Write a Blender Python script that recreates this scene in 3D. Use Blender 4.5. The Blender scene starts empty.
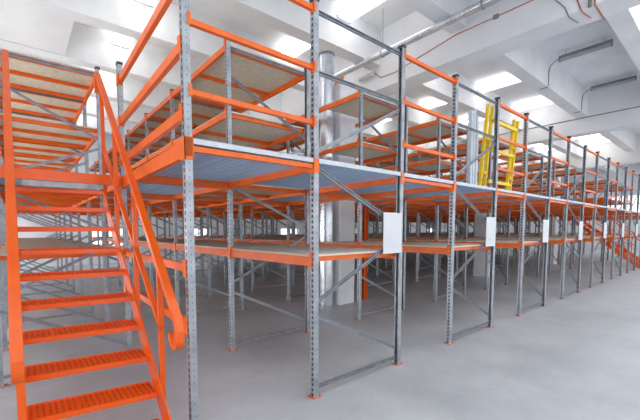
import bpy, math, random
from mathutils import Matrix, Vector
random.seed(4)
SC = bpy.context.scene
COL = SC.collection
R = math.radians

# ------------------------------------------------------------------ materials
def nodemat(name):
    m = bpy.data.materials.new(name); m.use_nodes = True
    nt = m.node_tree; b = nt.nodes['Principled BSDF']
    return m, nt, b
def srgb(r, g, b):
    f = lambda c: (c/255/12.92) if c/255 <= .04045 else ((c/255+.055)/1.055)**2.4
    return (f(r), f(g), f(b), 1)
def noise_mat(name, c1, c2, scale=4, detail=5, rough=.5, metal=0., bump=0., bscale=60, lo=.35, hi=.65):
    m, nt, b = nodemat(name); N = nt.nodes; L = nt.links
    tc = N.new('ShaderNodeTexCoord'); n = N.new('ShaderNodeTexNoise')
    n.inputs['Scale'].default_value = scale; n.inputs['Detail'].default_value = detail
    L.new(tc.outputs['Object'], n.inputs['Vector'])
    r = N.new('ShaderNodeValToRGB'); r.color_ramp.elements[0].position = lo; r.color_ramp.elements[1].position = hi
    r.color_ramp.elements[0].color = c1; r.color_ramp.elements[1].color = c2
    L.new(n.outputs['Fac'], r.inputs['Fac']); L.new(r.outputs['Color'], b.inputs['Base Color'])
    b.inputs['Roughness'].default_value = rough; b.inputs['Metallic'].default_value = metal
    if bump:
        n2 = N.new('ShaderNodeTexNoise'); n2.inputs['Scale'].default_value = bscale
        L.new(tc.outputs['Object'], n2.inputs['Vector'])
        bp = N.new('ShaderNodeBump'); bp.inputs['Strength'].default_value = bump; bp.inputs['Distance'].default_value = .01
        L.new(n2.outputs['Fac'], bp.inputs['Height']); L.new(bp.outputs['Normal'], b.inputs['Normal'])
    return m
def math_node(nt, op, a, bb):
    n = nt.nodes.new('ShaderNodeMath'); n.operation = op
    for i, v in enumerate((a, bb)):
        if v is None: continue
        if isinstance(v, (int, float)): n.inputs[i].default_value = v
        else: nt.links.new(v, n.inputs[i])
    return n.outputs[0]
ORANGE = noise_mat('orange_paint', srgb(230, 96, 4), srgb(238, 106, 10), 6, 3, .4)
STAIR_ORANGE = noise_mat('orange_stair_paint', srgb(234, 90, 4), srgb(240, 99, 9), 6, 3, .3)
GALV = noise_mat('galvanised_steel', srgb(134, 139, 146), srgb(160, 165, 171), 9, 4, .4, .6)
BOARD = noise_mat('chipboard', srgb(208, 195, 172), srgb(222, 210, 190), 14, 6, .75)
WHITE = noise_mat('white_board', srgb(206, 208, 213), srgb(214, 216, 221), 3, 2, .5)
PLASTER = noise_mat('white_plaster', srgb(228, 229, 232), srgb(238, 239, 241), 1.2, 4, .85)
WALLP = noise_mat('wall_paint', srgb(212, 214, 220), srgb(226, 228, 233), .6, 4, .8)
CONC = noise_mat('column_concrete', srgb(222, 222, 226), srgb(236, 236, 239), 2.2, 6, .8)
BLACK = noise_mat('black_plastic', srgb(40, 42, 46), srgb(54, 56, 60), 20, 2, .5)
YELLOW = noise_mat('yellow_paint', srgb(238, 196, 14), srgb(246, 208, 24), 8, 2, .4)
PIPE = noise_mat('shiny_duct', srgb(205, 210, 216), srgb(226, 230, 234), 5, 3, .22, .8)
REDC = noise_mat('red_cable', srgb(190, 96, 76), srgb(204, 110, 88), 8, 2, .5)
GREYC = noise_mat('grey_cable', srgb(120, 122, 126), srgb(140, 142, 146), 8, 2, .5)
LAMPGREY = noise_mat('lamp_housing_grey', srgb(120, 124, 130), srgb(140, 144, 150), 8, 2, .5)
FOOT = noise_mat('foot_plate_orange', srgb(206, 104, 70), srgb(220, 120, 84), 8, 2, .5)

# upright: galvanised with rows of punched slots on the web
def slot_mat():
    m, nt, b = nodemat('galvanised_slotted_upright'); N = nt.nodes; L = nt.links
    tc = N.new('ShaderNodeTexCoord'); sp = N.new('ShaderNodeSeparateXYZ'); L.new(tc.outputs['Object'], sp.inputs[0])
    g = N.new('ShaderNodeNewGeometry'); sn = N.new('ShaderNodeSeparateXYZ')
    L.new(tc.outputs['Normal'], sn.inputs[0])
    def band(axis_out, c, h):
        a = math_node(nt, 'ABSOLUTE', axis_out, None); a = math_node(nt, 'SUBTRACT', a, c); a = math_node(nt, 'ABSOLUTE', a, None)
        return math_node(nt, 'LESS_THAN', a, h)
    def rep(zs, pitch, h):
        f = math_node(nt, 'DIVIDE', zs, pitch); f = math_node(nt, 'FRACT', f, None); f = math_node(nt, 'SUBTRACT', f, .5); f = math_node(nt, 'ABSOLUTE', f, None)
        return math_node(nt, 'LESS_THAN', f, h)
    nx = math_node(nt, 'GREATER_THAN', math_node(nt, 'ABSOLUTE', sn.outputs[0], None), .7)
    ny = math_node(nt, 'GREATER_THAN', math_node(nt, 'ABSOLUTE', sn.outputs[1], None), .7)
    s1 = math_node(nt, 'MULTIPLY', math_node(nt, 'MULTIPLY', band(sp.outputs[1], .0, .012), rep(sp.outputs[2], .05, .31)), nx)
    s2 = math_node(nt, 'MULTIPLY', math_node(nt, 'MULTIPLY', band(sp.outputs[0], .0, .0028), rep(sp.outputs[2], .05, .09)), ny)
    s = math_node(nt, 'MAXIMUM', s1, s2)
    n = N.new('ShaderNodeTexNoise'); n.inputs['Scale'].default_value = 9; n.inputs['Detail'].default_value = 4
    L.new(tc.outputs['Object'], n.inputs['Vector'])
    r = N.new('ShaderNodeValToRGB'); r.color_ramp.elements[0].position = .35; r.color_ramp.elements[1].position = .65
    r.color_ramp.elements[0].color = srgb(144, 149, 156); r.color_ramp.elements[1].color = srgb(170, 175, 181)
    L.new(n.outputs['Fac'], r.inputs['Fac'])
    mx = N.new('ShaderNodeMix'); mx.data_type = 'RGBA'
    L.new(s, mx.inputs[0]); L.new(r.outputs['Color'], mx.inputs[6]); mx.inputs[7].default_value = srgb(52, 56, 64)
    L.new(mx.outputs[2], b.inputs['Base Color'])
    b.inputs['Metallic'].default_value = .5; b.inputs['Roughness'].default_value = .42
    return m
UPR = slot_mat()
EDGE = noise_mat('bright_galvanised_edge', srgb(186, 192, 200), srgb(202, 207, 213), 7, 3, .5, .3)
def deck_mat():
    m, nt, b = nodemat('galvanised_perforated_deck'); N = nt.nodes; L = nt.links
    tc = N.new('ShaderNodeTexCoord'); sp = N.new('ShaderNodeSeparateXYZ'); L.new(tc.outputs['Object'], sp.inputs[0])
    def dot(o, p):
        f = math_node(nt, 'FRACT', math_node(nt, 'DIVIDE', o, p), None)
        return math_node(nt, 'ABSOLUTE', math_node(nt, 'SUBTRACT', f, .5), None)
    d = math_node(nt, 'MULTIPLY', math_node(nt, 'LESS_THAN', dot(sp.outputs[0], .045), .16), math_node(nt, 'LESS_THAN', dot(sp.outputs[1], .045), .16))
    mx = N.new('ShaderNodeMix'); mx.data_type = 'RGBA'; L.new(d, mx.inputs[0])
    mx.inputs[6].default_value = srgb(178, 212, 246); mx.inputs[7].default_value = srgb(134, 166, 204)
    L.new(mx.outputs[2], b.inputs['Base Color'])
    b.inputs['Metallic'].default_value = .25; b.inputs['Roughness'].default_value = .5
    return m
DECK = deck_mat()
def floor_mat():
    m, nt, b = nodemat('polished_concrete_floor'); N = nt.nodes; L = nt.links
    tc = N.new('ShaderNodeTexCoord')
    n = N.new('ShaderNodeTexNoise'); n.inputs['Scale'].default_value = .9; n.inputs['Detail'].default_value = 8; n.inputs['Roughness'].default_value = .62
    n2 = N.new('ShaderNodeTexNoise'); n2.inputs['Scale'].default_value = 14; n2.inputs['Detail'].default_value = 6
    L.new(tc.outputs['Object'], n.inputs['Vector']); L.new(tc.outputs['Object'], n2.inputs['Vector'])
    r = N.new('ShaderNodeValToRGB'); r.color_ramp.elements[0].position = .3; r.color_ramp.elements[1].position = .7
    r.color_ramp.elements[0].color = srgb(172, 176, 180); r.color_ramp.elements[1].color = srgb(204, 207, 210)
    L.new(n.outputs['Fac'], r.inputs['Fac'])
    mx = N.new('ShaderNodeMix'); mx.data_type = 'RGBA'; mx.blend_type = 'MULTIPLY'; mx.inputs[0].default_value = .12
    L.new(r.outputs['Color'], mx.inputs[6]); L.new(n2.outputs['Fac'], mx.inputs[7])
    L.new(mx.outputs[2], b.inputs['Base Color'])
    rr = N.new('ShaderNodeMapRange'); rr.inputs[3].default_value = .32; rr.inputs[4].default_value = .5
    L.new(n.outputs['Fac'], rr.inputs[0]); L.new(rr.outputs[0], b.inputs['Roughness'])
    return m
FLOOR = floor_mat()
def tread_mat():
    """orange plate punched with rows of small grip holes"""
    m, nt, b = nodemat('orange_grip_tread'); N = nt.nodes; L = nt.links
    b.inputs['Roughness'].default_value = .3
    tc = N.new('ShaderNodeTexCoord'); sp = N.new('ShaderNodeSeparateXYZ'); L.new(tc.outputs['Object'], sp.inputs[0])
    y = math_node(nt, 'SUBTRACT', sp.outputs[1], math_node(nt, 'MULTIPLY', sp.outputs[0], SK))
    def cell(o, p, off, h):
        f = math_node(nt, 'FRACT', math_node(nt, 'DIVIDE', math_node(nt, 'ADD', o, off), p), None)
        return math_node(nt, 'LESS_THAN', math_node(nt, 'ABSOLUTE', math_node(nt, 'SUBTRACT', f, .5), None), h)
    sn = N.new('ShaderNodeSeparateXYZ'); L.new(tc.outputs['Normal'], sn.inputs[0])
    d = math_node(nt, 'MULTIPLY', math_node(nt, 'GREATER_THAN', sn.outputs[2], .7), cell(sp.outputs[0], .036, 1.008, .24))
    d = math_node(nt, 'MULTIPLY', d, cell(y, .05, .039, .34))
    mx = N.new('ShaderNodeMix'); mx.data_type = 'RGBA'; L.new(d, mx.inputs[0])
    mx.inputs[6].default_value = srgb(238, 94, 6); mx.inputs[7].default_value = srgb(176, 62, 8)
    L.new(mx.outputs[2], b.inputs['Base Color'])
    return m
SK = -.148
TREAD = tread_mat()
def emis(name, col, s):
    m, nt, b = nodemat(name)
    b.inputs['Base Color'].default_value = (.8, .8, .8, 1)
    b.inputs['Emission Color'].default_value = col; b.inputs['Emission Strength'].default_value = s
    return m
LIT = emis('lit_diffuser', (1, .985, .96, 1), 6)
UNLIT = noise_mat('unlit_diffuser', srgb(168, 172, 178), srgb(178, 182, 188), 5, 2, .4)
SIDEFILL = emis('added_side_fill_pane', (.97, .985, 1, 1), 14)  # glow of the added left wall panes, brightens the lower racks
SKYFILL = emis('skylight_and_fill_pane', (.96, .98, 1, 1), 2.7)  # shared by the real skylight and the extra ones lighting the aisle floor
PANE = emis('daylight_pane', (.93, .97, 1, 1), 1.8)

# ------------------------------------------------------------------ mesh builder
class MB:
    def __init__(s): s.v = []; s.f = []; s.sm = []
    def add(s, vs, fs, smooth=False):
        o = len(s.v); s.v += [tuple(v) for v in vs]; s.f += [tuple(i+o for i in f) for f in fs]; s.sm += [smooth]*len(fs); return s
    def box(s, x0, x1, y0, y1, z0, z1):
        return s.add([(x, y, z) for z in (z0, z1) for y in (y0, y1) for x in (x0, x1)],
                     [(0, 2, 3, 1), (4, 5, 7, 6), (0, 1, 5, 4), (2, 6, 7, 3), (0, 4, 6, 2), (1, 3, 7, 5)])
    def prism(s, prof, p, q, u, w):
        """closed 2D profile swept straight from p to q; profile axes u, w"""
        p, q, u, w = map(Vector, (p, q, u, w)); n = len(prof)
        vs = [p+u*a+w*b for a, b in prof]+[q+u*a+w*b for a, b in prof]
        fs = [(i, (i+1) % n, n+(i+1) % n, n+i) for i in range(n)]+[tuple(range(n-1, -1, -1)), tuple(range(n, 2*n))]
        return s.add(vs, fs)
    def bar(s, p, q, a, b, side=(0, 1, 0)):
        p, q = Vector(p), Vector(q); d = (q-p).normalized(); u = Vector(side); u = (u-d*u.dot(d)).normalized(); w = d.cross(u)
        return s.prism([(-a/2, -b/2), (a/2, -b/2), (a/2, b/2), (-a/2, b/2)], p, q, u, w)
    def cyl(s, p, q, r, n=12, r2=None, smooth=True):
        p, q = Vector(p), Vector(q); d = (q-p).normalized(); u = d.orthogonal().normalized(); w = d.cross(u); r2 = r if r2 is None else r2
        c = [(math.cos(2*math.pi*i/n), math.sin(2*math.pi*i/n)) for i in range(n)]
        vs = [p+(u*a+w*b)*r for a, b in c]+[q+(u*a+w*b)*r2 for a, b in c]
        s.add(vs, [(i, (i+1) % n, n+(i+1) % n, n+i) for i in range(n)], smooth)
        return s.add(vs, [tuple(range(n-1, -1, -1)), tuple(range(n, 2*n))])
    def sweep(s, pts, w, t, side):
        """flat bar: width w along side, thickness t, along a polyline lying in the plane normal to side"""
        side = Vector(side); P = [Vector(p) for p in pts]; rings = []
        for i, p in enumerate(P):
            d = (P[min(i+1, len(P)-1)]-P[max(i-1, 0)]).normalized(); nrm = d.cross(side)
            rings.append([p+side*a*w/2+nrm*b*t/2 for a, b in ((-1, -1), (1, -1), (1, 1), (-1, 1))])
        vs = [v for r in rings for v in r]; n = len(P)
        fs = [(4*i+k, 4*i+(k+1) % 4, 4*i+4+(k+1) % 4, 4*i+4+k) for i in range(n-1) for k in range(4)]+[(3, 2, 1, 0), (4*n-4, 4*n-3, 4*n-2, 4*n-1)]
        return s.add(vs, fs)
    def tube(s, pts, r, n=6):
        P = [Vector(p) for p in pts]; vs = []; ref = Vector((.37, .81, .45))
        for i, p in enumerate(P):
            d = (P[min(i+1, len(P)-1)]-P[max(i-1, 0)]).normalized(); u = (ref-d*ref.dot(d)).normalized(); w = d.cross(u)
            vs += [p+(u*math.cos(2*math.pi*k/n)+w*math.sin(2*math.pi*k/n))*r for k in range(n)]
        m = len(P)
        fs = [(i*n+k, i*n+(k+1) % n, i*n+n+(k+1) % n, i*n+n+k) for i in range(m-1) for k in range(n)]
        return s.add(vs, fs+[tuple(range(n-1, -1, -1)), tuple(range((m-1)*n, m*n))], True)
    def mesh(s, name, mat):
        me = bpy.data.meshes.new(name); me.from_pydata([tuple(v) for v in s.v], [], s.f); me.materials.append(mat)
        me.polygons.foreach_set('use_smooth', s.sm); me.update()
        import bmesh
        bm = bmesh.new(); bm.from_mesh(me); bmesh.ops.recalc_face_normals(bm, faces=bm.faces); bm.to_mesh(me); bm.free()
        return me
CACHE = {}
def cached(key, fn, mat):
    if key not in CACHE: CACHE[key] = fn().mesh(str(key[0]), mat)
    return CACHE[key]
def link(name, me, parent=None, loc=(0, 0, 0), label=None):
    o = bpy.data.objects.new(name, me); COL.objects.link(o); o.location = loc
    if parent is not None: o.parent = parent
    if label: o['label'] = label
    return o
def tag(o, label, cat, group=None):
    o['label'] = label; o['category'] = cat
    if group: o['group'] = group
    return o
def thing(name, loc, label, cat, group=None):
    o = bpy.data.objects.new(name, None); COL.objects.link(o); o.location = loc; o.empty_display_size = .2
    return tag(o, label, cat, group)
def struct(name, me, loc=(0, 0, 0), parent=None):
    o = link(name, me, parent, loc)
    if parent is None: o['kind'] = 'structure'
    return o

# ------------------------------------------------------------------ layout (metres; x runs along the aisle, y into the racks)
XA, Y0, Y1 = .953, 2.463, 4.128
DF, DA = 1.306, 1.195
PER = DF+DA
NROW = 12
XL = lambda r: XA+DA+(r-1)*PER if r else -.23
XR = lambda r: XL(r)+DF if r else 1.0
YS = [Y0, Y1, 6.2, 7.75, 9.3, 10.9, 12.5, 14.1, 15.7]
YS0 = [4.65, 6.05, 7.44, 8.9, 10.45, 12.0, 13.55, 15.1]
LEV = [1.345, 2.21, 3.12, 3.95]            # beam tops
TOPF, TOPB = 3.652, 4.01
WX, WY = .052, .058                         # upright section

# ------------------------------------------------------------------ rack parts
def upright_mb(h, s):
    t = .004; b = MB(); x = WX/2; y = WY/2; lip = .013
    # web on the outer face (x = s*WX/2), two flanges, inner lips
    prof = [(x, -y), (x, y), (-x, y), (-x, y-lip), (-x+t, y-lip), (-x+t, y-t), (x-t, y-t), (x-t, -y+t), (-x+t, -y+t), (-x+t, -y+lip), (-x, -y+lip), (-x, -y)]
    return b.prism([(a*s, c) for a, c in prof], (0, 0, .006), (0, 0, h), (1, 0, 0), (0, 1, 0))
def upright(parent, loc, h, s, detail=True, cap=True):
    o = link('upright', cached(('upright', round(h, 3), s), lambda: upright_mb(h, s), UPR), parent, loc)
    if detail:
        link('base_plate', cached(('base_plate',), lambda: MB().box(-.055, .055, -.045, .045, 0, .006).cyl((.042, -.03, .006), (.042, -.03, .018), .009, 6).cyl((-.042, .03, .006), (-.042, .03, .018), .009, 6), FOOT), o, label='orange foot plate')
        if cap: link('cap', cached(('cap',), lambda: MB().box(-.031, .031, -.034, .034, -.022, .006), BLACK), o, (0, 0, h), label='black plastic cap')
    return o
def brace_mb(w, z0, z1):
    # U channel from the left upright at z0 to the right upright at z1, open to the front
    a, b = Vector((WX/2+.002, 0, z0)), Vector((w-WX/2-.002, 0, z1)); d = (b-a).normalized(); u = Vector((0, 1, 0)); n = d.cross(u)
    H, D, t = .017, .011, .0035
    return MB().prism([(-D, -H), (-D, -H+t*1.6), (D-t, -H+t*1.6), (D-t, H-t*1.6), (-D, H-t*1.6), (-D, H), (D, H), (D, -H)], a, b, u, n)
def brace(parent, name, loc, w, z0, z1):
    return link(name, cached((name, round(w, 3), z0, z1), lambda: brace_mb(w, z0, z1), GALV), parent, loc)
LOWB = [(.78, .20), (.915, 1.50), (2.17, 1.64)]
def frame(root, x, y, w, h, detail, front=False, low=False):
    """end frame: two uprights joined by horizontals and zigzag braces (local coordinates)"""
    upright(root, (x, y, 0), h, -1, detail, True)
    upright(root, (x+w, y, 0), h, 1, detail, True)
    for z in ([.09] if low else [.09, 3.03, 3.56] if front else [.09, 3.90]): brace(root, 'crossbar', (x, y, 0), w, z, z)
    for z0, z1 in (LOWB[:2] if low else LOWB+([(2.32, 2.95)] if front else [(3.55, 2.96), (2.33, 2.82)])): brace(root, 'brace', (x, y, 0), w, z0, z1)
def beam_y_mb(l, h):
    b = MB(); t = .02
    return b.prism([(-t, -h), (t, -h), (t, -.022), (t-.012, -.022), (t-.012, 0), (-t, 0)], (0, 0, 0), (0, l, 0), (1, 0, 0), (0, 0, 1))
def conn_y_mb(s, d, hh):
    # hook plate on the outer web plus end plate; d = +1: the beam leaves the upright towards +y
    b = MB(); x = s*(WX/2+.001)
    xs = sorted((x, x+s*.005)); ys = sorted((d*.002, d*(WY/2+.02)))
    b.box(xs[0], xs[1], ys[0], ys[1], -hh*.75, hh*.35)
    ys = sorted((d*(WY/2+.001), d*(WY/2+.006)))
    xs = sorted((-s*.022, x))
    return b.box(xs[0], xs[1], ys[0], ys[1], -hh*.75, hh*.35)
def beam_y(root, x, ya, yb, z, s, detail, h=.10):
    l = round(yb-ya-WY-.012, 3); 
    f = lambda: beam_y_mb(l, h) if s < 0 else mirror_x(beam_y_mb(l, h))
    o = link('beam', cached(('beam', l, h, s), f, ORANGE), root, (x, ya+WY/2+.006, z))
    if detail:
        link('connector', cached(('connector', s, 1, h), lambda: conn_y_mb(s, 1, h+.05), ORANGE), o, (0, -WY/2-.006, 0))
        link('connector', cached(('connector', s, -1, h), lambda: conn_y_mb(s, -1, h+.05), ORANGE), o, (0, l+WY/2+.006, 0))
    return o
def mirror_x(b):
    b.v = [(-x, y, z) for x, y, z in b.v]; b.f = [tuple(reversed(f)) for f in b.f]; return b
def shelf(root, x, ya, yb, w, z, bars=True, cut=None):
    l = yb-ya-WY-.012
    def mk():
        b = MB()
        for (p, q) in ([(0, l)] if not cut else [(0, cut[0]-ya-WY/2-.006), (cut[1]-ya-WY/2-.006, l)]):
            b.box(-.006, w+.006, p, q, .001, .019)
        return b
    o = link('shelf_board', cached(('shelf_board', round(l, 3), round(w, 3), cut), mk, BOARD), root, (x, ya+WY/2+.006, z))
    if bars:
        for yy in ((.05, l/2, l-.05) if not cut else (.05, l-.05)):
            link('support_bar', cached(('support_bar', round(w, 3)), lambda: MB().box(.022, w-.022, -.02, .02, -.05, 0), ORANGE), o, (0, yy, 0), 'orange support bar')
    return o
def rack(r, label, group=None):
    xl, w = XL(r), XR(r)-XL(r); ys = YS if r not in (0, 8) else YS0
    root = thing('shelving_rack', (xl, ys[0], 0), label, 'rack', group)
    y0 = ys[0]
    for i, y in enumerate(ys):
        front = (r not in (0, 8) and i == 0)
        low = (r in (0, 8) and i == 0)
        frame(root, 0, y-y0, w, TOPF if front else 3.57 if low else TOPB, detail=(r < 9 and i < 5), front=front, low=low)
    for i in range(len(ys)-1):
        a, b = ys[i]-y0, ys[i+1]-y0
        near = r < 8 and i < 4
        cut = (5.13-y0, 5.77-y0) if (r in (2, 5) and i == 1) else None
        for k, z in enumerate(LEV):
            if i == 0 and k >= 2: continue
            h = (.088, .07, .075, .08)[k]
            beam_y(root, 0, a, b, z, -1, near, h); beam_y(root, w, a, b, z, 1, near, h)
            if i == 0 and k == 1: continue            # the steel walkway deck lies here
            shelf(root, 0, a, b, w, z, bars=True, cut=cut)
    return root
RACK_LABELS = [
    'grey and orange rack row rising behind the orange staircase',
    'nearest long rack row, its end frame carrying the largest white board',
    'second rack row, threaded by the silver duct, bearing the second largest white board',
    'rack row whose end posts stand just right of the leaning yellow gate',
    'fourth rack row along the aisle counted from the largest white board',
    'fifth rack row along the aisle counted from the largest white board',
    'sixth rack row along the aisle counted from the largest white board',
    'seventh rack row along the aisle, at the right edge of the picture',
    'rack row behind the small distant orange staircase',
]
for r in range(NROW):
    if r < 9: rack(r, RACK_LABELS[r])
    else: rack(r, 'far rack row glimpsed only through the nearer rows at the right', 'far rack rows at the right end')

# ------------------------------------------------------------------ steel walkway decks
def deck_mb(w, l, t=.036, pitch=.075):
    b = MB(); n = max(2, round(w/pitch)); p = w/n
    prof = [(0, t), (w, t)]
    for i in range(n-1, -1, -1):
        x = i*p; prof += [(x+p, 0), (x+p*.30, 0), (x+p*.25, .007), (x+p*.05, .007)]
    prof += [(0, 0)]
    return b.prism(prof, (0, 0, 0), (0, l, 0), (1, 0, 0), (0, 0, 1))
def deck(parent, name, x0, x1, ya, yb, z=2.213, edge=False):
    w, l = round(x1-x0, 3), round(yb-ya, 3)
    o = link(name, cached(('deck_panel', w, l), lambda: deck_mb(w, l), DECK), parent, (x0, ya, z))
    if edge: link('edge_strip', cached(('edge_strip', w), lambda: MB().box(0, w, -.005, -.001, -.001, .04).box(0, w, -.005, .03, .037, .041), EDGE), o, label='pale steel edge strip')
    return o
def cross(parent, x0, x1, y, z=2.211, h=.085, name='cross_beam'):
    w = round(x1-x0, 3)
    return link(name, cached((name, w, h), lambda: MB().box(0, w, -.02, .02, -h, 0), ORANGE), parent, (x0, y, z))
ROWW = ['the nearest rack row', 'the second rack row', 'the third rack row', 'the fourth rack row', 'the fifth rack row', 'the sixth rack row', 'the seventh rack row']
G = 'steel walkway decks along the rack fronts'
for r in range(1, 8):
    o = deck(None, 'walkway_deck', XL(r)+.03, XR(r)-.03, Y0-.025, Y1-.03, edge=True)
    tag(o, ('blue-grey steel walkway deck laid in the end bay of %s' % ROWW[r-1]) if r < 8 else 'blue-grey walkway deck far along the aisle, in the eighth rack row', 'walkway', G)
AISLE_AT = ['between the staircase and the nearest rack row', 'between the largest and second largest white boards', 'x'] + ['in the aisle between %s and %s rack rows' % (p, q) for p, q in (('third', 'fourth'), ('fourth', 'fifth'), ('fifth', 'sixth'), ('sixth', 'seventh'))]
AISLE_AT[0] = 'between the staircase and the nearest rack row'
AISLE_AT[1] = 'in the aisle between nearest and second rack rows'
AISLE_AT[2] = 'in the aisle between second and third rack rows'
for k in range(0, 9):                                   # aisle between row k and row k+1
    x0, x1 = (XR(0) if k == 0 else XR(k))+.037, XL(k+1)-.037
    where = AISLE_AT[k] if k < 7 else 'far right in the %s aisle' % ('eighth' if k == 7 else 'ninth')
    t = thing('walkway_deck', (x0, Y0, 0), 'blue-grey walkway deck %s' % where, 'walkway', 'steel walkway decks over the aisles')
    for i in range(len(YS)-1):
        if k == 7 and i == 1: continue               # opening round the far column
        deck(t, 'deck_panel', (XA+.036-x0 if (k == 0 and i == 0) else 0), x1-x0, (YS[i]-Y0+(-.025 if i == 0 else .004)), YS[i+1]-Y0-.004, edge=(i == 0))
        if i: cross(t, 0, x1-x0, YS[i]-Y0)

# ------------------------------------------------------------------ guard rails across the aisles
def rail_x(parent, w, z, h=.05, name='rail', ch=.085):
    o = link(name, cached((name, 'x', round(w, 3), h), lambda: MB().prism([(-.018, -h/2), (.018, -h/2), (.018, h/2), (-.018, h/2-.012)], (WX/2+.008, 0, 0), (w-WX/2-.008, 0, 0), (0, 1, 0), (0, 0, 1)), ORANGE), parent, (0, 0, z))
    for s, x in ((1, 0), (-1, w)):
        def mk(s=s):
            xs = sorted((s*(WX/2+.001), s*(WX/2+.007)))
            ys = sorted((s*WX/2*(-1.0 if ch > .12 else .35), s*(WX/2+.007)))
            return MB().box(xs[0], xs[1], -WY/2-.006, .02, -ch/2, ch/2).box(ys[0], ys[1], -WY/2-.007, -WY/2-.001, -ch/2, ch/2)
        link('connector', cached(('rail_connector', s, ch), mk, ORANGE), o, (x, 0, 0))
    return o
for k in range(0, 9):
    x0, x1 = (XA if k == 0 else XR(k)), XL(k+1)
    where = AISLE_AT[k] if k < 7 else 'far right across the %s aisle' % ('eighth' if k == 7 else 'ninth')
    t = thing('guard_rail', (x0, Y0, 0), 'orange three-bar guard rail %s' % where, 'guard rail', 'orange guard rails across the aisles')
    for z in (3.57, 3.06, 2.58): rail_x(t, x1-x0, z)
    rail_x(t, x1-x0, 2.186, .05, 'edge_beam', .13)

# corner upright and the guard along the stair side
P2X, P2Y = 1.0, 4.65
c = tag(upright(None, (XA, Y0, 0), TOPF+.2, -1), 'tall galvanised corner upright right of the orange staircase', 'upright'); c.name = 'corner_upright'
t = thing('guard_rail', (XA, Y0, 0), 'orange guard rails running back from the corner upright beside the staircase', 'guard rail')
def rail_y(parent, z, h, name, ch):
    a = Vector((0, WY/2+.008, 0)); b = Vector((P2X-XA, P2Y-Y0-WY/2-.008, 0)); d = (b-a).normalized(); u = Vector((d.y, -d.x, 0))
    o = link(name, cached((name, 'y', h), lambda: MB().prism([(-.02, -h/2), (.02, -h/2), (.02, h/2), (-.02, h/2)], a, b, u, (0, 0, 1)), ORANGE), parent, (0, 0, z))
    def mkc():
        b = MB().box(-WX/2-.007, -WX/2-.001, -WY/2-.007 if ch > .15 else 0, WY/2+.03, -ch/2, ch/2)
        return b.box(-WX/2-.007, WX/2, -WY/2-.007, -WY/2-.001, -ch/2, ch/2) if ch > .15 else b
    m = cached(('stair_rail_connector', ch), mkc, ORANGE)
    link('connector', m, o, (0, 0, 0))
    m = cached(('stair_rail_connector_rear', ch), lambda: MB().box(-WX/2-.007, -WX/2-.001, -WY/2-.03, WY/2, -ch/2, ch/2).box(-WX/2-.007, WX/2, -WY/2-.007, -WY/2-.001, -ch/2, ch/2), ORANGE)
    link('connector', m, o, (P2X-XA, P2Y-Y0, 0))
for z, h, nm, ch in ((3.37, .075, 'rail', .12), (2.895, .075, 'rail', .12), (2.43, .075, 'rail', .12), (2.178, .115, 'edge_beam', .16), (1.325, .06, 'lower_rail', .13), (.90, .06, 'lower_rail', .13)):
    rail_y(t, z, h, nm, ch)

# landing behind the top of the stairs
o = deck(None, 'landing_deck', XL(0)+.03, XR(0)-.03, YS0[0]+.03, YS0[1]-.03); tag(o, 'blue-grey steel landing deck at the top of the orange staircase', 'landing')

# ------------------------------------------------------------------ staircase
SX0, SX1 = -.022, .780
ST = thing('staircase', ((SX0+SX1)/2, 2.6, 0), 'bright orange steel staircase climbing to the walkway', 'staircase')
sx = (SX0+SX1)/2
RISE, RUN = .2134, .2364
NY = lambda k: 2.789+RUN*k - 2.6
SK = -.148                     # nose of tread k (local y)
NZ = lambda k: .350+RISE*k
TW = SX1-SX0
for k in range(-1, 9):
    def mk():
        b = MB(); w = TW/2-.002
        b.box(-w, w, .004, .235, -.006, 0)          # plate
        b.box(-w, w, 0, .004, -.038, .002)          # front lip
        b.box(-w, w, .231, .235, -.04, .012)
        for i in range(22):                         # raised grip ribs between the holes
            x = .036*(i-10.5)+.018*0
            for y in (.018, .068, .118, .168): b.box(x-.007, x+.007, y, y+.036, 0, .005)
        b.v = [(x, y+SK*x, z) for x, y, z in b.v]
        return b
    link('tread', cached(('tread',), mk, TREAD), ST, (0, NY(k), NZ(k)))
for s, x in ((-1, -TW/2-.004), (1, TW/2+.004)):
    def mk():
        a = (0, NY(-1.67)-.03, 0); b = MB()
        y0, z0 = NY(-1.67), 0.; y1, z1 = NY(8)+.06, NZ(8)+.02
        pts = [(y0-.06, 0), (y0+.12, 0), (y1, z1-.15), (y1, z1), (y1-.03, z1), (y0-.06, .09)]
        return b.prism(pts, (-.006, 0, 0), (.006, 0, 0), (0, 1, 0), (0, 0, 1))
    link('stringer', cached(('stringer',), mk, STAIR_ORANGE), ST, (x, SK*x, 0))
HY0, HZ0, HY1, HZ1 = 2.375-2.6, .975, 5.02-2.6, 3.53
hz = lambda y: HZ0+(y-HY0)*(HZ1-HZ0)/(HY1-HY0)
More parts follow.
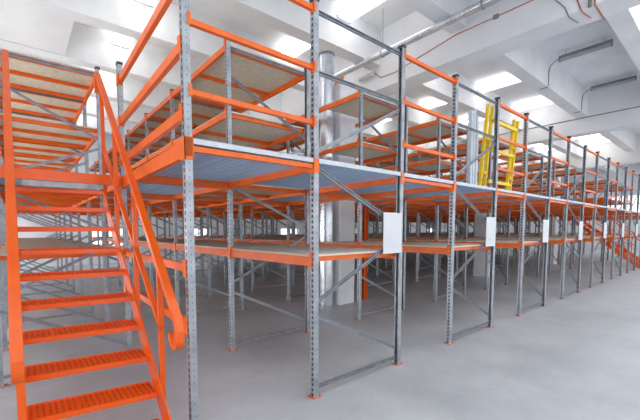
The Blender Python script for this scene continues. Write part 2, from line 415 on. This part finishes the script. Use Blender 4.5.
for s, x in ((-1, -.045-sx), (1, .825-sx)):
    def mk():
        pts = []
        cy, cz, r = HY0+.05, HZ0-.12, .068                # curl at the foot
        arc = [(cy+r*math.cos(R(a)), cz+r*math.sin(R(a))) for a in range(10, -200, -15)]
        pts = [(0, y, z) for y, z in arc]+[(0, cy-r-.0, cz+.05), (0, HY0-.012, HZ0-.03), (0, HY0+.02, HZ0+.02)]
        pts += [(0, HY0+(HY1-HY0)*f, hz(HY0+(HY1-HY0)*f)) for f in (.1, .4, .7, 1.)]
        pts += [(0, HY1+.03, HZ1-.01), (0, HY1+.035, HZ1-.22)]
        return MB().sweep(pts, .056, .042, (1, 0, 0))
    link('handrail', cached(('handrail',), mk, STAIR_ORANGE), ST, (x, 0, 0))
    yb = [2.765-2.6, 3.45-2.6, 4.18-2.6, 4.80-2.6]
    slope = lambda y: NZ(0)+(y-NY(0))*RISE/RUN
    for i, y in enumerate(yb):
        zb = slope(y)-.16; zt = hz(y)-.012
        link('baluster', cached(('baluster', i), lambda: MB().box(-.02, .02, -.015, .015, zb, zt), STAIR_ORANGE), ST, (x, y, 0))
    def mk2():
        y0, y1 = yb[0], yb[3]+.03
        return MB().sweep([(0, y0-.02, .84), (0, y1, 2.62)], .04, .03, (1, 0, 0))
    link('mid_rail', cached(('mid_rail',), mk2, STAIR_ORANGE), ST, (x, 0, 0))
# the landing fascia with its bolted channel
b = link('landing_fascia', cached(('landing_fascia',), lambda: MB().box(-.70, .585, -.012, .012, -.055, .055).box(-.70, .585, .012, .05, -.055, -.045), STAIR_ORANGE), ST, (0, 4.60-2.6, 2.188))
ch_ = link('lower_channel', cached(('lower_channel',), lambda: MB().box(-.34, .33, -.004, .004, -.03, .03).box(-.34, .33, .004, .03, -.03, -.026), GALV), ST, (0, 4.606-2.6, 2.10), 'grey steel channel under the fascia')
b = ch_
for x in (-.30, .29):
    link('bolt', cached(('bolt',), lambda: MB().cyl((0, -.02, 0), (0, 0, 0), .012, 6, smooth=False), GALV), b, (x, -.004, 0), 'small steel bolt')

def copy_thing(src, loc, label):
    r = src.copy(); COL.objects.link(r); r.location = loc; r['label'] = label
    for ch in src.children:
        c = ch.copy(); COL.objects.link(c); c.parent = r
        for g in ch.children:
            d = g.copy(); COL.objects.link(d); d.parent = c
    return r
copy_thing(ST, (XL(8)+DF/2, 2.6, 0), 'distant orange steel staircase at the far right end of the racks')
c2 = copy_thing(c, (XL(8), Y0, 0), 'distant corner upright beside the far orange staircase')

# ------------------------------------------------------------------ white boards on the end frames
ORD = ['largest white board, on the end frame of the nearest rack row', 'second largest white board, hung right of the largest one', 'third white board along the aisle from the largest', 'fourth white board along the aisle from the largest', 'fifth white board along the aisle from the largest', 'sixth white board along the aisle from the largest', 'seventh white board along the aisle, at the right edge']
for r in range(1, 8):
    o = link('notice_board', cached(('notice_board',), lambda: MB().box(-.325, 0, -.004, .004, 0, .455), WHITE), None, (XR(r)-.012, Y0-WY/2-.008, 1.335))
    tag(o, ORD[r-1], 'board', 'white boards on the rack ends')
# ------------------------------------------------------------------ things standing on the walkway
yb_, yt_ = 2.64, 2.545
t = thing('pallet_gate', (5.82, yb_, 2.252), 'yellow tubular gate leaning against the orange rail on the walkway', 'gate')
lean = lambda f: yt_-yb_+(yb_-yt_)*(1-f)
HT = 1.30
def gp(x, f): return (x, lean(f), HT*f)
for x in (0, .16, 1.03, 1.18):
    link('post', cached(('gate_post', x), lambda: MB().bar(gp(x, 0), gp(x, 1 if x < .5 else .97), .042, .042, (1, 0, 0)), YELLOW), t)
for f in (.08, .46, .80):
    link('crossrail', cached(('gate_rail', f), lambda: MB().bar((.17, lean(f)-.045, HT*f+.03), (1.03, lean(f)-.045, HT*f+.03), .04, .05, (0, 1, 0)), YELLOW), t)
for f in (.2, .6):
    for x in (.0, 1.03):
        link('link_bar', cached(('gate_link', f, x), lambda: MB().bar((x, lean(f)-.02, HT*f), (x+.15, lean(f)-.02, HT*f), .03, .04, (0, 1, 0)), YELLOW), t)
for i, (x, hgt) in enumerate(((5.43, 1.14), (5.51, 1.17), (5.60, 1.10))):
    o = link('spare_post', cached(('spare_post', i), lambda: MB().prism([(-.032, -.03), (.032, -.03), (.032, .03), (.026, .03), (.026, -.024), (-.026, -.024), (-.026, .03), (-.032, .03)], (0, 0, 0), (0, 0, hgt), (1, 0, 0), (0, 1, 0)), EDGE), None, (x, 2.62, 2.249))
    tag(o, ['leftmost', 'middle', 'rightmost'][i]+' of three pale steel posts standing left of the yellow gate', 'post', 'loose steel posts on the walkway')

# ------------------------------------------------------------------ columns, duct, post
def column(x, y, w, label, top=5.5):
    t = tag(link('concrete_column', cached(('column', w, top), lambda: MB().prism([(-w/2+.02, -w/2), (w/2-.02, -w/2), (w/2, -w/2+.02), (w/2, w/2-.02), (w/2-.02, w/2), (-w/2+.02, w/2), (-w/2, w/2-.02), (-w/2, -w/2+.02)], (0, 0, 0), (0, 0, top), (1, 0, 0), (0, 1, 0)), CONC), None, (x, y, 0)), label, 'column')
    return t
column(5.50, 5.45, .46, 'square pale column beside the round silver duct', 4.6)
column(12.46, 5.45, .46, 'square pale concrete column seen behind the second white board', 4.4)
column(19.3, 5.45, .46, 'square pale concrete column far off, right of the third white board', 4.4)
o = tag(link('round_duct', cached(('duct',), lambda: MB().cyl((0, 0, 0), (0, 0, 5.18), .155, 28), PIPE), None, (5.08, 5.45, 0)), 'round shiny silver duct rising in front of the pale column', 'duct')
for z in (.02, 1.9, 3.9): link('joint_ring', cached(('joint_ring',), lambda: MB().cyl((0, 0, 0), (0, 0, .03), .161, 28), PIPE), o, (0, 0, z))
link('end_flange', cached(('end_flange',), lambda: MB().cyl((0, 0, 0), (0, 0, .035), .172, 28), LAMPGREY), o, (0, 0, 5.15), 'dark grey end flange')
o = tag(link('steel_post', cached(('steel_post',), lambda: MB().box(-.05, .05, -.012, .012, .012, 2.1).box(-.05, -.04, -.05, .05, .012, 2.1).box(.04, .05, -.05, .05, .012, 2.1), ORANGE), None, (6.17, 5.33, 0)), 'orange steel post standing right of the pale column', 'post')
link('foot_plate', cached(('post_foot',), lambda: MB().box(-.09, .09, -.09, .09, 0, .012), ORANGE), o)

# ------------------------------------------------------------------ building shell
FX0, FX1, FY0, FY1 = -5.0, 38.0, -7.0, 19.0
ZB, ZS = 5.45, 7.0
ZR = 6.07
struct('floor', MB().box(FX0, FX1, FY0, FY1, -.2, 0).mesh('floor', FLOOR))
# skylights in the slab: one at upper right is real, the rest added for light
SKX = [(-1.3, 3.1), (3.3, 7.75), (8.7, 13.1), (13.3, 17.7), (18.7, 23.1), (23.3, 27.7), (28.7, 33.), (33.2, 37.5)]
SKY = [(-4.9, -3.15), (-2.55, -.8), (-.25, 1.55)]
b = MB(); cy = FY0
for (ya, yb2) in SKY:
    b.box(FX0, FX1, cy, ya, ZS, ZS+.2); cx_ = FX0
    for (xa, xb) in SKX: b.box(cx_, xa, ya, yb2, ZS, ZS+.2); cx_ = xb
    b.box(cx_, FX1, ya, yb2, ZS, ZS+.2); cy = yb2
b.box(FX0, FX1, cy, FY1, ZS, ZS+.2)
struct('ceiling', b.mesh('ceiling', PLASTER))
n_trim = 0
for x in (-2.1, 7.9, 17.9, 27.9):
    n_trim += 1
    struct('trim_%d' % n_trim, MB().box(x, x+.62, FY0, FY1, ZB, ZS).mesh('ceiling_beam', PLASTER))
for k in range(-3, 8):
    yf = 2.0+2.34*k
    if yf > FY1: continue
    n_trim += 1
    b = MB(); xs = [FX0, -2.1, -1.48, 7.9, 8.52, 17.9, 18.52, 27.9, 28.52, FX1]
    for i in range(0, len(xs), 2): b.box(xs[i], xs[i+1], yf-.36, yf, ZR, ZS)
    struct('trim_%d' % n_trim, b.mesh('ceiling_rib', PLASTER))
n_trim += 1
struct('trim_%d' % n_trim, MB().box(-1.48, 1.1, 9.02, 10.98, ZR+.02, ZR+.3).mesh('ceiling_soffit', PLASTER))
nw = 0
for (ya, yb2) in SKY:
    for (xa, xb) in SKX:
        nw += 1
        w = struct('window_%d' % nw, MB().box(xa, xb, ya, yb2, ZS+.10, ZS+.12).mesh('pane', SKYFILL))  # mostly added panes out of view, light the floor from above
        b = MB()
        for i in range(7): x = xa+(xb-xa-.05)*i/6; b.box(x, x+.05, ya, yb2, ZS+.02, ZS+.1)
        for y in (ya, (ya+yb2)/2-.025, yb2-.05): b.box(xa, xb, y, y+.05, ZS+.03, ZS+.09)
        link('window_frame', b.mesh('window_frame', WHITE), w)
# walls with window openings; those in the left wall are added for fill light
def wall_y(name, y, x0, x1, wins, zt=ZS+.2):
    b = MB(); cur = x0
    for (a, c, z0, z1) in wins:
        b.box(cur, a, y, y+.3, 0, zt); b.box(a, c, y, y+.3, 0, z0); b.box(a, c, y, y+.3, z1, zt); cur = c
    b.box(cur, x1, y, y+.3, 0, zt); struct(name, b.mesh(name, WALLP))
bw = [(x, x+1.5, .8, 1.75) for x in (-1.9, 2.6, 7.2, 13.6, 19.6, 26., 31.)]
wall_y('wall_back', FY1, FX0, FX1, bw)
for (a, c, z0, z1) in bw:
    nw += 1
    w = struct('window_%d' % nw, MB().box(a, c, FY1+.16, FY1+.18, z0, z1).mesh('pane', PANE))
    b = MB()
    for x in (a, (a+c)/2-.03, c-.06): b.box(x, x+.06, FY1+.10, FY1+.16, z0, z1)
    for z in (z0, z1-.06): b.box(a, c, FY1+.11, FY1+.15, z, z+.06)
    link('window_frame', b.mesh('window_frame', WHITE), w)
b = MB(); rw = [(y, y+2.6, 2.6, 4.3) for y in (.6, 4.4, 8.2, 12., 15.8)]
cur = FY0
for (a, c, z0, z1) in rw:
    b.box(FX1, FX1+.3, cur, a, 0, ZS+.2).box(FX1, FX1+.3, a, c, 0, z0).box(FX1, FX1+.3, a, c, z1, ZS+.2); cur = c
b.box(FX1, FX1+.3, cur, FY1+.3, 0, ZS+.2); struct('wall_right', b.mesh('wall_right', WALLP))
for (a, c, z0, z1) in rw:
    nw += 1
    w = struct('window_%d' % nw, MB().box(FX1+.16, FX1+.18, a, c, z0, z1).mesh('pane', PANE))
    b = MB()
    for y in (a, (a+c)/2-.03, c-.06): b.box(FX1+.1, FX1+.16, y, y+.06, z0, z1)
    for z in (z0, z1-.06): b.box(FX1+.11, FX1+.15, a, c, z, z+.06)
    link('window_frame', b.mesh('window_frame', WHITE), w)
b = MB(); lw = [(y, y+2.7, .3, 2.0) for y in (2.6, 5.9, 9.2, 12.5, 15.8)]  # unseen openings, added so light reaches under the walkway
cur = FY0
for (a, c_, z0, z1) in lw:
    b.box(FX0-.3, FX0, cur, a, 0, ZS+.2).box(FX0-.3, FX0, a, c_, 0, z0).box(FX0-.3, FX0, a, c_, z1, ZS+.2); cur = c_
b.box(FX0-.3, FX0, cur, FY1+.3, 0, ZS+.2); struct('wall_left', b.mesh('wall_left', WALLP))
for (a, c_, z0, z1) in lw:
    nw += 1
    w = struct('window_%d' % nw, MB().box(FX0-.18, FX0-.16, a, c_, z0, z1).mesh('pane', SIDEFILL))  # added glowing pane out of view, fill light for the racks
    b = MB()
    for y in (a, (a+c_)/2-.03, c_-.06): b.box(FX0-.16, FX0-.1, y, y+.06, z0, z1)
    for z in (z0, z1-.06): b.box(FX0-.15, FX0-.11, a, c_, z, z+.06)
    link('window_frame', b.mesh('window_frame', WHITE), w)

# ------------------------------------------------------------------ ceiling services
px, pz = 7.2, 5.94
o = tag(link('ceiling_pipe', cached(('pipe',), lambda: MB().cyl((0, 7.35, 0), (0, -6.9, 0), .085, 20), PIPE), None, (px, 0, pz)), 'long silver pipe running beside the ceiling beam toward the round duct', 'pipe')
link('end_cap', cached(('end_cap',), lambda: MB().cyl((0, 0, 0), (0, .05, 0), .092, 16), BLACK), o, (0, 7.35, 0), 'black pipe end cap')
for y in (5.7, 3.3, .8): link('hanger', cached(('hanger',), lambda: MB().cyl((0, 0, .07), (0, 0, ZS-pz), .008, 6).cyl((0, -.02, 0), (0, .02, 0), .093, 16), GALV), o, (0, y, 0))
xf = 7.9-.012
o = tag(link('junction_box', cached(('jbox',), lambda: MB().box(-.07, 0, -.16, .16, 0, .26).box(-.06, -.01, -.14, -.05, .26, .36), ORANGE), None, (7.899, 7.87, ZB+.62)), 'small orange box on the ceiling beam above the silver pipe end', 'box'); o.location.z = ZR+.02
o.location.z = 6.05
ZC = 5.98
o = tag(link('red_cable', cached(('red_cable',), lambda: MB().tube([(xf, 6.5, 5.93), (xf, 6.3, 5.74), (xf, 5.8, 5.72), (xf, 5.0, 5.86), (xf, 4.2, ZC), (xf, 2, ZC), (xf, -2, ZC)], .010), REDC)), 'thin red cable along the side of the ceiling beam', 'cable')
for y in (3.35, 1.2): link('clip', cached(('cable_clip',), lambda: MB().box(-.02, .012, -.05, .05, -.04, .04), LAMPGREY), o, (xf, y, ZC))
link('end_fitting', cached(('end_fitting',), lambda: MB().cyl((0, 0, 0), (0, .5, 0), .06, 10), WHITE), o, (xf-.07, 6.5, 5.9), 'white end fitting')
def drop(name, y0, y1, mat, label, r=.009):
    m = MB().tube([(xf, y0, 5.955), (xf, y0, 5.8), (xf, y1+.05, 5.6), (xf, y1, 5.452), (xf+.1, y1, 5.435), (xf+.42, y1-.05, 5.435)], r)
    return tag(link(name, m.mesh(name, mat)), label, 'cable')
drop('grey_cable', 2.32, 2.12, GREYC, 'grey cable hanging down the beam face, left of a short red one'); drop('red_cable', 2.03, 1.93, REDC, 'short red cable hanging down the beam face beside a grey one')
o = tag(link('conduit', MB().tube([(xf, 1.74, 5.955), (xf, 1.74, 5.44), (xf+.62, 1.74, 5.44)], .012).mesh('conduit', REDC)), 'upright red conduit on the beam face at the top right', 'conduit')
link('conduit_sleeve', MB().tube([(xf-.03, 1.80, 5.94), (xf-.03, 1.80, 5.42)], .03).mesh('conduit_sleeve', GREYC), o, label='grey sleeve')
o = tag(link('wall_cable', MB().tube([(17.885, 12, 6.05), (17.885, 7, 6.05), (17.885, 2, 6.05), (17.885, -3, 6.05)], .018).mesh('wall_cable', GREYC)), 'long grey cable along the second ceiling beam', 'cable')

LAMPZ = 6.8
def lamp(x, y, lit, label, group):
    t = thing('strip_lamp', (x, y, LAMPZ), label, 'lamp', group)
    L = .70 if lit else .62
    link('housing', cached(('housing', lit), lambda: MB().prism([(-.06, .0), (.06, .0), (.06, .05), (.03, .09), (-.03, .09), (-.06, .05)], (0, -L, 0), (0, L, 0), (1, 0, 0), (0, 0, 1)), WHITE if lit else LAMPGREY), t)
    w = .22 if lit else .07
    link('diffuser', cached(('diffuser', lit), lambda: MB().prism([(-w, -.005), (w, -.005), (w, -.04), (w*.7, -.075), (-w*.7, -.075), (-w, -.04)], (0, -L+.03, 0), (0, L-.03, 0), (1, 0, 0), (0, 0, 1)), LIT if lit else UNLIT), t, label='glowing white diffuser' if lit else 'unlit grey diffuser')
    for y_ in (-1, 1):
        link('end_cap', cached(('lamp_end', lit), lambda: MB().box(-w, w, -.012, .012, -.078, .0), WHITE if lit else LAMPGREY), t, (0, y_*(L-.015), 0))
        link('hanger', cached(('lamp_hanger',), lambda: MB().cyl((0, 0, .09), (0, 0, ZS-LAMPZ), .006, 6), GREYC), t, (0, y_*.45, 0))
NAMED = {(6.45, 0): 'lit strip lamp nearest the camera, left of the silver pipe',
         (6.45, 1): 'lit strip lamp glowing behind the top orange rail of the first aisle',
         (13.7, 0): 'lit strip lamp nearest above the yellow gate', (17.1, 0): 'lit strip lamp just right of the one above the yellow gate',
         (25.0, 0): 'lit strip lamp beyond the second ceiling beam, above the far racks',
         (2.4, 1): 'round-looking lit lamp end hanging highest at the upper left', (2.4, 2): 'round-looking lit lamp end hanging above the stair handrail'}
for x in (-1.0, 2.4, 6.45, 10.2, 13.7, 17.1, 21.2, 25.0, 27.2, 31., 34.5):
    for k in range(6):
        y = 5.6+2.34*k
        if x == 2.4 and k == 0: continue
        lab = NAMED.get((x, k))
        lamp(x, y, True, lab or 'lit strip lamp deep in the hall above the rack rows', None if lab else 'lit lamps deep in the hall')
for i, x in enumerate((13.2, 16.9)):
    lamp(x, 3.1, False, ['nearer unlit grey strip lamp under the ceiling at upper right', 'farther unlit grey strip lamp under the ceiling at upper right'][i], 'unlit strip lamps')
    o = tag(link('lamp_cable', cached(('lamp_cable',), lambda: MB().tube([(0, 3.72, LAMPZ+.02), (0, 3.82, LAMPZ-.02), (0, 3.94, LAMPZ-.12), (0, 3.968, LAMPZ-.3), (0, 3.968, ZR+.05), (0, 3.99, ZR-.01), (0, 4.2, ZR-.012)], .014), GREYC), None, (x, 0, 0)), ['grey cable drooping from the nearer unlit strip lamp', 'grey cable drooping from the farther unlit strip lamp'][i], 'cable')

# ------------------------------------------------------------------ world, camera, colour
W = bpy.data.worlds.new('sky'); SC.world = W; W.use_nodes = True
bg = W.node_tree.nodes['Background']; bg.inputs[0].default_value = (.92, .96, 1, 1); bg.inputs[1].default_value = 2.4
cam = bpy.data.cameras.new('camera'); co = bpy.data.objects.new('camera', cam); COL.objects.link(co); SC.camera = co
f, yaw, pitch, roll = 349.4976, .66992, -.06713, -.0032
cam.sensor_width = 36; cam.lens = f/640*36
cam.shift_x = (320-297.997)/640; cam.shift_y = (253.505-210)/640
cam.clip_start = .05; cam.clip_end = 200
right = Vector((math.cos(yaw), -math.sin(yaw), 0)); fwd = Vector((math.sin(yaw), math.cos(yaw), 0)); up = Vector((0, 0, 1))
fwd, up = fwd*math.cos(pitch)+up*math.sin(pitch), up*math.cos(pitch)-fwd*math.sin(pitch)
right, up = right*math.cos(roll)+up*math.sin(roll), up*math.cos(roll)-right*math.sin(roll)
M = Matrix((right, up, -fwd)).transposed().to_4x4(); M.translation = (0, 0, 1.6); co.matrix_world = M
vs = SC.view_settings; vs.view_transform = 'Standard'; vs.look = 'None'; vs.gamma = 1; vs.use_curve_mapping = False; vs.exposure = -0.22
SC.cycles.max_bounces = 8; SC.cycles.diffuse_bounces = 5
